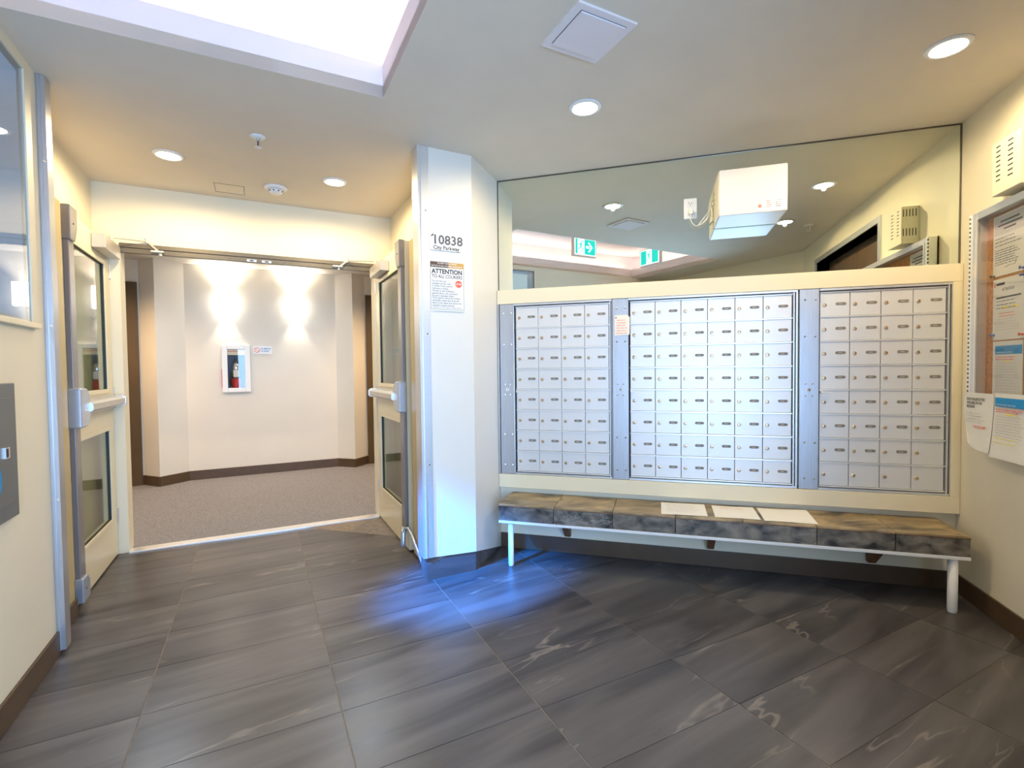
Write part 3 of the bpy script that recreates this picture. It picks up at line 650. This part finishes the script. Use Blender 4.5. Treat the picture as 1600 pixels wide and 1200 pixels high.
# ============================================================ WHITE BOX, OUTLET, CORD ON THE MIRROR
wb = thing('control_box', FM(1.69, -.15, 2.26), 'white metal box mounted on the mirror with stickers in its lower corner', 'box')
BXa, BXb, BZa, BZb, BYd = 1.505, 1.876, 2.262, 2.535, -.30
B().box(FM, BXa, BXb, BYd, -.012, BZa, BZb).mk('housing', 'whitem', wb, bevel=.004)
b = B(); b.use('siren').box(FM, BXa-.004, BXa-.0005, BYd+.02, -.02, BZa+.004, BZb-.004); b.use('brassdark')
for y, z in ((-.07, 2.43), (-.055, 2.41), (-.075, 2.47)): b.cyl(FM(BXa-.004, y, z), (-1, 0, 0), .008, .001, 8)
b.mk('side_cover', None, wb)
for i, (a, mt) in enumerate(((1.71, 'paper'), (1.76, 'paper'), (1.81, 'paper'))):
    st = B().box(FM, a, a+.044, BYd-.0008, BYd-.0002, 2.272, 2.335).mk('sticker', mt, wb)
    if i == 0: B().cyl(FM(a+.018, BYd-.0008, 2.300), (0, -1, 0), .010, .0006, 12).mk('printed_dot', 'redink', wb); 
    lines('printed_lines', FM(a+.003, BYd-.0012, 2.325), (1, 0, 0), (0, 0, 1), .036, 4, ('paleink', 'redink', 'greyink')[i], wb, h=.003, gap=.012, seed=20+i)
ot = thing('power_outlet', FM(1.357, -.01, 2.342), 'white double power outlet set in the mirror beside the white box', 'outlet')
B().box(FM, 1.317, 1.398, -.014, -.006, 2.343, 2.477).mk('cover_plate', 'white', ot, bevel=.003)
for z in (2.440, 2.380):
    so = B().lathe(FM(1.357, -.014, z), (0, -1, 0), [(.024, 0), (.023, .003)], 16).mk('socket', 'white', ot)
    if z > 2.4:
        b = B(); b.box(FM, 1.348, 1.351, -.0178, -.0169, z-.002, z+.010).box(FM, 1.363, 1.366, -.0178, -.0169, z-.002, z+.010).cyl(FM(1.357, -.0169, z-.010), (0, -1, 0), .003, .0009, 8); b.mk('slots', 'black', so)
pc = wb
B().box(FM, 1.345, 1.372, -.055, -.018, 2.362, 2.395).mk('plug', 'cord', pc, bevel=.004)
def curve(pts, n=10):
    out = []
    for i in range(len(pts)-1):
        p0, p1, p2, p3 = (Vector(pts[max(i-1, 0)]), Vector(pts[i]), Vector(pts[i+1]), Vector(pts[min(i+2, len(pts)-1)]))
        for k in range(n):
            t_ = k/n; out.append(.5*((2*p1)+(-p0+p2)*t_+(2*p0-5*p1+4*p2-p3)*t_*t_+(-p0+3*p1-3*p2+p3)*t_**3))
    return out+[Vector(pts[-1])]
B().tube(curve([(1.357, -.045, 2.365), (1.36, -.045, 2.32), (1.385, -.045, 2.285), (1.42, -.045, 2.29), (1.46, -.045, 2.325), (1.475, -.04, 2.39), (1.49, -.04, 2.43), (1.502, -.04, 2.41)], 8), .0035, 6).mk('power_cord', 'cord', pc, smooth=True)
B().tube(curve([(1.475, -.04, 2.39), (1.468, -.04, 2.35), (1.44, -.045, 2.305), (1.405, -.045, 2.285), (1.43, -.045, 2.32), (1.468, -.045, 2.37), (1.476, -.045, 2.42), (1.488, -.045, 2.36), (1.480, -.045, 2.30), (1.502, -.05, 2.33)], 8), .0035, 6).mk('power_cord', 'cord', pc, smooth=True)

# ============================================================ RIGHT WALL
sr = thing('grille_box', FM(W, -.585, 2.178), 'beige slotted metal box high on the right wall above the notice board', 'sounder box')
d0 = .105
B().box(FM, W-d0, W-.001, -.690, -.487, 2.178, 2.430).mk('housing', 'siren', sr, bevel=.003)
B().box(FM, W-.006, W-.001, -.487, -.478, 2.20, 2.42).mk('mounting_flange', 'siren', sr)
for k, (y0, y1) in enumerate(((-.550, -.520), (-.640, -.606))):
    for i in range(8):
        z = 2.408-.0232*i-.002*k
        B().box(FM, W-d0-.0012, W-d0-.0002, y0, y1, z-.0028, z+.0028).mk('slot', 'black', sr)
for i in range(5):
    for z in (2.23, 2.36): B().box(FM, W-.095+.018*i, W-.095+.018*i+.005, -.4868, -.4856, z, z+.05).mk('slot', 'black', sr)
nb = thing('notice_board', FM(W, -.78, 1.12), 'glass-fronted aluminium notice board cabinet on the right wall', 'notice board')
NX, NY0, NY1, NZ0, NZ1 = W-.060, -.233, -1.33, 1.120, 2.160
B().box(FM, W-.012, W-.001, NY1, NY0, NZ0, NZ1).mk('cork_panel', 'cork', nb)
b = B(); fwid = .048
b.box(FM, NX, W-.001, NY0-fwid, NY0, NZ0, NZ1).box(FM, NX, W-.001, NY1, NY1+fwid, NZ0, NZ1).box(FM, NX, W-.001, NY1+fwid, NY0-fwid, NZ1-fwid*.8, NZ1).box(FM, NX, W-.001, NY1+fwid, NY0-fwid, NZ0, NZ0+fwid)
b.mk('frame', 'alu', nb, bevel=.002)
b = B(); b.box(FM, NX-.004, NX, NY0-fwid-.006, NY0-fwid+.004, NZ0+.01, NZ1-.03).box(FM, NX-.004, NX, NY0-.010, NY0-.004, NZ0, NZ1); b.mk('door_edge', 'rail', nb)
B().box(FM, NX+.006, NX+.010, NY1+fwid, NY0-fwid, NZ0+fwid, NZ1-fwid*.8).mk('glass_pane', 'clear', nb)
b = B(); z = NZ0+.005; i = 0
while z < NZ1-.012:
    b.use('rail' if i % 2 else 'bronze2').cyl(FM(NX-.002, NY0+.004, z), VZ, .0055 if i % 2 else .0045, .0115, 8); z += .012; i += 1
b.mk('piano_hinge', None, nb)
RV = Vector((0, -1, 0))
def pinned(lab, y0, y1, z0, z1, pins, x=None):
    x = W-.0135 if x is None else x
    t = thing('posted_notice', FM(x, (y0+y1)/2, z0), lab, 'notice', 'notices in the glass board')
    B().box(FM, x-.0008, x, y1, y0, z0, z1).mk('sheet', 'paper2', t)
    for yy, zz, c in pins: B().lathe(FM(x-.0008, yy, zz), (-1, 0, 0), [(.007, 0), (.004, .004), (.004, .012), (.008, .014), (.008, .017)], 8).mk('push_pin', c, t)
    return t, x-.0008
t, x = pinned('topmost notice in the glass board, grey heading over paragraphs and a signature', -.335, -.575, 1.800, 2.11, ((-.345, 1.805, 'black'), (-.565, 1.812, 'bluepin')))
B().box(FM, x-.0005, x, -.565, -.345, 2.01, 2.10).mk('heading_band', 'paleink', t)
for i, r_w in enumerate((.14, .18, .09)): B().box(FM, x-.0010, x-.0005, -.46-r_w/2, -.46+r_w/2, 2.072-.020*i, 2.080-.020*i).mk('heading_line', 'ink', t)
lines('printed_lines', FM(x, -.350, 1.99), RV, VZ, .20, 3, 'greyink', t, h=.004, gap=.018, seed=31)
lines('printed_lines', FM(x, -.350, 1.93), RV, VZ, .20, 7, 'greyink', t, h=.0035, gap=.012, seed=32)
B().tube([FM(x-.001, -.43, 1.838), FM(x-.001, -.47, 1.846), FM(x-.001, -.50, 1.843), FM(x-.001, -.515, 1.862)], .0009, 4).mk('signature', 'greyink', t)
t, x = pinned('middle notice in the glass board headed ATTENTION with highlighted lines', -.340, -.575, 1.472, 1.785, ((-.352, 1.50, 'bluepin'), (-.568, 1.778, 'bluepin'), (-.567, 1.492, 'redink')))
text('ATTENTION', .022, FM(x, -.41, 1.738), RV, VZ, 'greyink', t, width=.09, off=.01)
B().box(FM, x-.0005, x, -.43, -.365, 1.752, 1.764).mk('printed_header', 'ink', t); B().box(FM, x-.0005, x, -.358, -.350, 1.745, 1.768).mk('printed_emblem', 'redink', t)
B().box(FM, x-.0005, x, -.55, -.365, 1.684, 1.692).mk('heavy_line', 'ink', t)
for y0, y1, z0 in ((-.46, -.41, 1.63), (-.53, -.48, 1.63)): B().box(FM, x-.0004, x, y1*1, y0*1, z0, z0+.012).mk('highlight', 'yellow', t) if y1 < y0 else B().box(FM, x-.0004, x, y0, y1, z0, z0+.012).mk('highlight', 'yellow', t)
lines('printed_lines', FM(x-.0004, -.37, 1.668), RV, VZ, .17, 3, 'greyink', t, h=.0035, gap=.018, seed=41)
lines('printed_lines', FM(x, -.39, 1.605), RV, VZ, .12, 2, 'redink', t, h=.0035, gap=.014, seed=42)
lines('printed_lines', FM(x, -.36, 1.575), RV, VZ, .19, 5, 'paleink', t, h=.003, gap=.013, seed=43)
def blue_letter(t, x, y0, z1, w_, seed):
    B().box(FM, x-.0005, x, y0-w_, y0-.015, z1-.062, z1-.018).mk('blue_band', 'blueink', t)
    text('IMPORTANT NOTICE', .010, FM(x-.0005, y0-.025, z1-.048), RV, VZ, 'white', t, width=w_*.55)
    lines('printed_lines', FM(x, y0-.018, z1-.078), RV, VZ, w_*.8, 2, 'redink', t, h=.004, gap=.012, seed=seed)
    B().box(FM, x-.0004, x, y0-w_*.65, y0-w_*.35, z1-.101, z1-.095).mk('highlight', 'yellow', t)
    lines('printed_lines', FM(x-.0004, y0-.020, z1-.112), RV, VZ, w_*.88, 11, 'paleink', t, h=.0035, gap=.014, seed=seed+1)
t, x = pinned('lowest notice in the glass board with a blue band, half hidden by hanging papers', -.345, -.570, 1.175, 1.465, ())
blue_letter(t, x, -.350, 1.46, .215, 50)
pinned('small white card pinned right of the middle notice in the glass board', -.625, -.70, 1.44, 1.52, ())
pinned('small white card pinned right of the lowest notice in the glass board', -.63, -.70, 1.36, 1.42, ())
# papers hanging over the cabinet's lower edge
def hanging(lab, y0, y1, z0, z1, curl, lead):
    t = thing('hanging_sheet', FM(NX-.01, (y0+y1)/2, z0), lab, 'paper', 'sheets hanging from the notice board')
    b = B(); n_ = 8; vs = []; fs = []
    for k in range(2):
        for i in range(n_+1):
            for j in range(n_+1):
                u, v = i/n_, j/n_; y = y0+(y1-y0)*u; z = z1+(z0-z1)*v
                cut = curl*(1-u)**3*max(0, v-.35)*1.6
                vs.append((NX-.006-lead-.0006*k-.02*v*v, y-cut*.6, z+cut*.35))
    m_ = n_+1
    for k in range(2):
        for i in range(n_):
            for j in range(n_): a = k*m_*m_+i*m_+j; fs.append((a, a+m_, a+m_+1, a+1))
    b.add(vs, fs).mk('sheet', 'paper2', t); return t
t = hanging('white flyer about a dog walker hanging below the notice board, left one', -.214, -.468, .895, 1.197, .12, .004); XH = NX-.0125
text('DOG WALKER SITTER\nAVAILABLE IN THE\nBUILDING', .021, FM(XH-.0006, -.245, 1.172), RV, VZ, 'ink', t, width=.155, off=.018)
lines('printed_lines', FM(XH-.005, -.245, 1.085), RV, VZ, .15, 2, 'paleink', t, h=.0035, gap=.013, seed=61)
lines('printed_lines', FM(XH-.007, -.245, 1.052), RV, VZ, .17, 2, 'paleink', t, h=.0035, gap=.013, seed=62)
text('778 322-9881', .020, FM(XH-.011, -.325, 1.026), RV, VZ, 'redink', t, width=.10, off=.014)
t = hanging('white letter with blue band hanging below the notice board, right one', -.462, -.735, .880, 1.203, .0, .001)
blue_letter(t, XH-.004, -.475, 1.20, .25, 70)
lines('printed_lines', FM(XH-.016, -.50, .98), RV, VZ, .20, 2, 'yellow', t, h=.004, gap=.022, seed=73)

# ============================================================ LEFT WALL: electrical panel
ep = thing('electrical_panel', FD(.09, 2.2, .79), 'grey electrical panel set on the left wall', 'electrical panel')
B().box(FD, .0905, .108, 1.935, 2.50, .787, 1.318).mk('cover', 'grey', ep, bevel=.003)
B().box(FD, .108, .112, 1.985, 2.45, .845, 1.262).mk('door', 'grey', ep, bevel=.002)
b = B(); b.use('steel').box(FD, .112, .118, 2.030, 2.065, 1.030, 1.072); b.use('black').box(FD, .118, .119, 2.044, 2.060, 1.034, 1.068); b.mk('latch', None, ep)
B().cyl(FD(.112, 2.180, .955), VD, .088, .001, 24).mk('blue_disc', 'blueink', ep)  # thin blue disc on the panel door

# ============================================================ CORRIDOR WALL: extinguisher cabinet, sign, sconces
ec = thing('extinguisher_cabinet', FD(.735, CB, 1.095), 'white framed glass-fronted fire extinguisher cabinet on the corridor wall', 'cabinet')
b = B(); e0, e1, z0, z1 = .572, .893, 1.095, 1.702
b.box(FD, e0, e0+.062, CB+.001, CB+.035, z0, z1).box(FD, e1-.062, e1, CB+.001, CB+.035, z0, z1).box(FD, e0+.062, e1-.062, CB+.001, CB+.035, z0, z0+.055).box(FD, e0+.062, e1-.062, CB+.001, CB+.035, z1-.055, z1)
b.mk('frame', 'white', ec, bevel=.004)
b = B(); b.box(FD, .622, .848, -2.899, -2.893, 1.135, 1.66).box(FD, .622, .626, -2.893, CB, 1.135, 1.66).box(FD, .844, .848, -2.893, CB, 1.135, 1.66); b.box(FD, .626, .844, -2.893, CB, 1.135, 1.139)
b.mk('tub', 'bluegrey', ec)
B().box(FD, .634, .832, CB+.012, CB+.016, 1.15, 1.647).mk('glass_pane', 'clear', ec)
B().box(FD, e0-.006, e0+.001, CB+.002, CB+.03, 1.165, 1.395).mk('red_side_label', 'red', ec)
B().box(FD, .634, .832, CB+.004, CB+.010, 1.575, 1.645).mk('top_label', 'note', ec); B().box(FD, .640, .826, CB+.010, CB+.011, 1.615, 1.622).mk('printed_line', 'redink', ec)
ex = thing('fire_extinguisher', FD(.725, -2.81, 1.14), 'silver and red fire extinguisher inside the corridor cabinet', 'fire extinguisher')
b = B(); b.use('red').lathe(FD(.725, -2.81, 1.141), VZ, [(.052, 0), (.058, .01), (.058, .13)], 20); b.use('extglass').lathe(FD(.725, -2.81, 1.271), VZ, [(.058, 0), (.058, .17), (.045, .21), (.018, .235), (.018, .26)], 20)
b.mk('cylinder', None, ex, smooth=True)
B().box(FD, .70, .775, -2.80, -2.785, 1.395, 1.41).box(FD, .705, .78, -2.80, -2.785, 1.425, 1.437).mk('handle', 'steel', ex, bevel=.002)
B().tube([FD(.70, -2.80, 1.39), FD(.665, -2.79, 1.36), FD(.655, -2.78, 1.25), FD(.66, -2.775, 1.18)], .010, 8).mk('hose', 'black', ex, smooth=True)
B().box(FD, .695, .755, -2.7515, -2.7505, 1.29, 1.38).mk('label_plate', 'paper', ex)
ns = thing('no_smoking_sign', FD(1.04, CB, 1.585), 'small white sign with a barred circle beside the extinguisher cabinet', 'sign')
P_, e = rrect(FD, .934, 1.153, 1.588, 1.693, CB+.001, CB+.008); B().prism(P_, e).mk('plate', 'white', ns)
b = B(); c_ = FD(.975, CB+.0082, 1.641); pts = [c_+(VD*math.cos(a)+VZ*math.sin(a))*.030 for a in [2*math.pi*k/20 for k in range(21)]]; b.tube(pts, .0035, 4); b.tube([c_+(-VD+VZ)*.021, c_+(VD-VZ)*.021], .003, 4); b.mk('barred_circle', 'redink', ns)
text('NO SMOKING\nOR VAPING', .034, FD(1.018, CB+.008, 1.675), VD, VZ, 'blueink', ns, width=.12, off=.01)
def sconce(lab, s):
    t = thing('wall_sconce', FD(s, CB, 2.10), lab, 'wall lamp', 'pair of lit sconces in the corridor')
    B().prism([FD(s-.075, CB+.001, 2.10), FD(s+.075, CB+.001, 2.10), FD(s+.09, CB+.001, 2.36), FD(s-.09, CB+.001, 2.36)], VN*.012).mk('back_plate', 'white', t)
    b = B(); 
    for a0, a1, k0, k1 in ((-.09, -.075, .012, .10), (.075, .09, .012, .10), (-.09, .09, .10, .112)):
        b.prism([FD(s+a0*.85, CB+k0, 2.10), FD(s+a1*.85, CB+k0, 2.10), FD(s+a1*.85, CB+k1, 2.10), FD(s+a0*.85, CB+k1, 2.10)], VZ*.26)
    b.mk('shade', 'sconce', t)
    for z, dz, e_ in ((2.37, 1, 26), (2.09, -1, 13)):
        l = light('sconce_light', 'SPOT', FD(s, CB+.06, z), e_, (1, .88, .72), (0, 0, dz), shadow_soft_size=.03, spot_size=math.radians(115 if dz > 0 else 78), spot_blend=.7)
sconce('lit white sconce on the corridor wall above the extinguisher cabinet', .635)
sconce('lit white sconce on the corridor wall, right one nearer the pilaster', 1.455)

# ============================================================ CEILING FITTINGS
labs = ['lit recessed downlight in the ceiling above the left door leaf', 'lit recessed downlight in the ceiling above the right door leaf', 'lit recessed downlight in the ceiling in front of the mirror, over the mailboxes',
        'lit recessed downlight at the upper right edge of the photo near the right wall', 'lit recessed downlight seen in the mirror as the lower right one']
for (n_, p), lab in zip(DOWN, labs):
    t = thing('downlight', p-VZ*.02, lab, 'ceiling light', 'recessed ceiling downlights')
    b = B(); b.lathe(p, -VZ, [(.088, 0), (.085, .006), (.068, .009), (.066, .0)], 24); b.mk('trim_ring', 'white', t, smooth=True)
    b = B(); b.lathe(p, -VZ, [(.064, .001), (.060, .007), (.040, .011), (.010, .013)], 24); b.mk('lens', 'lamp', t, smooth=True)
t = thing('smoke_detector', FD(1.133, .416, H-.05), 'round white smoke detector on the ceiling in front of the double doors', 'smoke detector')
p = FD(1.133, .416, H)
B().lathe(p, -VZ, [(.082, 0), (.080, .012), (.062, .022)], 24).mk('base_ring', 'white', t, smooth=True)
B().lathe(p-VZ*.022, -VZ, [(.056, 0), (.050, .018), (.034, .028), (.010, .031)], 24).mk('sensor_head', 'white', t, smooth=True)
for k in range(10):
    a = 2*math.pi*k/10; q = p-VZ*.036+(VD*math.cos(a)+VN*math.sin(a))*.0515
    B().cyl(q, (VD*math.cos(a)+VN*math.sin(a)), .0055, .003, 6).mk('vent_hole', 'black', t)
def sprinkler(lab, p):
    t = thing('sprinkler', p-VZ*.06, lab, 'sprinkler')
    B().lathe(p, -VZ, [(.045, 0), (.042, .006), (.018, .010)], 18).mk('escutcheon', 'white', t, smooth=True)
    b = B(); b.cyl(p-VZ*.008, -VZ, .012, .016, 10).tube([p-VZ*.022+VD*.011, p-VZ*.045+VD*.013, p-VZ*.06], .0025, 6).tube([p-VZ*.022-VD*.011, p-VZ*.045-VD*.013, p-VZ*.06], .0025, 6); b.mk('yoke', 'closer', t)
    B().cyl(p-VZ*.024, -VZ, .003, .032, 6).mk('bulb', 'black', t); B().lathe(p-VZ*.060, -VZ, [(.020, 0), (.022, .002)], 14).mk('deflector', 'white', t)
sprinkler('white pendant sprinkler on the ceiling left of the smoke detector', FD(1.012, 1.268, H))
sprinkler('white pendant sprinkler on the ceiling seen in the mirror near the right wall', FM(2.586, -2.063, H))
sprinkler('white pendant sprinkler inside the raised ceiling tray, seen in the mirror', FD(1.10, 2.60, ct))
vt = thing('ceiling_vent', FD(2.24, 2.89, H-.01), 'square white ceiling vent at the top edge of the photo', 'vent')
b = B(); v0, v1, w0, w1 = 2.10, 2.385, 2.745, 3.03
for a0, a1, c0, c1 in ((v0, v0+.03, w0, w1), (v1-.03, v1, w0, w1), (v0+.03, v1-.03, w0, w0+.03), (v0+.03, v1-.03, w1-.03, w1)): b.box(FD, a0, a1, c0, c1, H-.010, H-.0005)
b.mk('frame', 'cove', vt); B().box(FD, v0+.034, v1-.034, w0+.034, w1-.034, H-.016, H-.009).mk('diffuser_plate', 'cove', vt)
B().box(FD, v0+.03, v1-.03, w0+.03, w1-.03, H-.004, H-.001).mk('shadow_gap', 'dark', vt)
# exit signs hanging in the tray, read in the mirror
def exit_sign(lab, org, rt, w_, arrow, man):
    """org: lower left of the lit face as the mirror shows it; rt: direction that runs to the right in the mirror"""
    t = thing('exit_sign', org+rt*(w_/2), lab, 'exit sign', 'green running man exit signs')
    nn = Vector((rt.y, -rt.x, 0));
    if nn.y < 0: nn = -nn
    nn = nn.normalized(); h = .205
    q = lambda a, z, d: org+rt*a+VZ*z+nn*d
    def bx(nm, mt, a0, a1, z0, z1, d0, d1, par=t): return B().add([q(a, z, d) for z in (z0, z1) for a, d in ((a0, d0), (a1, d0), (a1, d1), (a0, d1))], [(0, 3, 2, 1), (4, 5, 6, 7), (0, 1, 5, 4), (1, 2, 6, 5), (2, 3, 7, 6), (3, 0, 4, 7)]).mk(nm, mt, par)
    bx('case', 'pink', -.012, w_+.012, -.012, h+.012, -.05, 0)
    bx('face', 'exitw', 0, w_, 0, h, .0, .002); 
    m_ = .010; bx('green_field', 'exit', m_, man[0], m_, h-m_, .002, .003); bx('green_field', 'exit', man[1], w_-m_, m_, h-m_, .002, .003)
    # running figure
    cx = (man[0]+man[1])/2
    P_ = lambda pts: [q(cx+a, z, .002) for a, z in pts]
    b = B(); b.lathe(q(cx+.012, .165, .002), nn, [(.012, 0), (.012, .0015)], 10)
    for pts in ([(-.012, .148), (.014, .150), (.006, .100), (-.018, .100)], [(-.016, .148), (-.040, .128), (-.034, .120), (-.010, .134)], [(.012, .148), (.030, .122), (.044, .126), (.042, .134), (.030, .132), (.016, .152)],
                [(-.018, .102), (-.002, .102), (-.018, .070), (-.046, .060), (-.048, .070), (-.028, .080)], [(-.008, .104), (.008, .100), (.024, .076), (.014, .040), (.004, .042), (.010, .074)]):
        b.prism(P_(pts), nn*.0015)
    b.mk('running_figure', 'exit', t)
    if arrow:
        b = B(); a0 = man[1]+.025; zc = h/2
        b.prism([q(a0, zc-.014, .003), q(a0+.05, zc-.014, .003), q(a0+.05, zc+.014, .003), q(a0, zc+.014, .003)], nn*.001)
        b.prism([q(a0+.030, zc-.058, .003), q(a0+.050, zc-.058, .003), q(a0+.100, zc, .003), q(a0+.050, zc+.058, .003), q(a0+.030, zc+.058, .003), q(a0+.075, zc, .003)], nn*.0012)
        b.mk('arrow', 'exitw', t)
    b = B(); b.add([q(a, z, d) for z in (h+.012, ct-org.z) for a, d in ((w_/2-.01, -.035), (w_/2+.01, -.035), (w_/2+.01, -.015), (w_/2-.01, -.015))], [(0, 3, 2, 1), (4, 5, 6, 7), (0, 1, 5, 4), (1, 2, 6, 5), (2, 3, 7, 6), (3, 0, 4, 7)]).mk('stem', 'pink', t)
exit_sign('lit green exit sign with running man and arrow, left one in the mirror', FD(.968, 3.20, 2.755), VN.copy(), .33, True, (.045, .15))
exit_sign('lit green exit sign with running man and no arrow, right one in the mirror', FD(.765, 4.49, 2.760), VD.copy(), .34, False, (.115, .215))
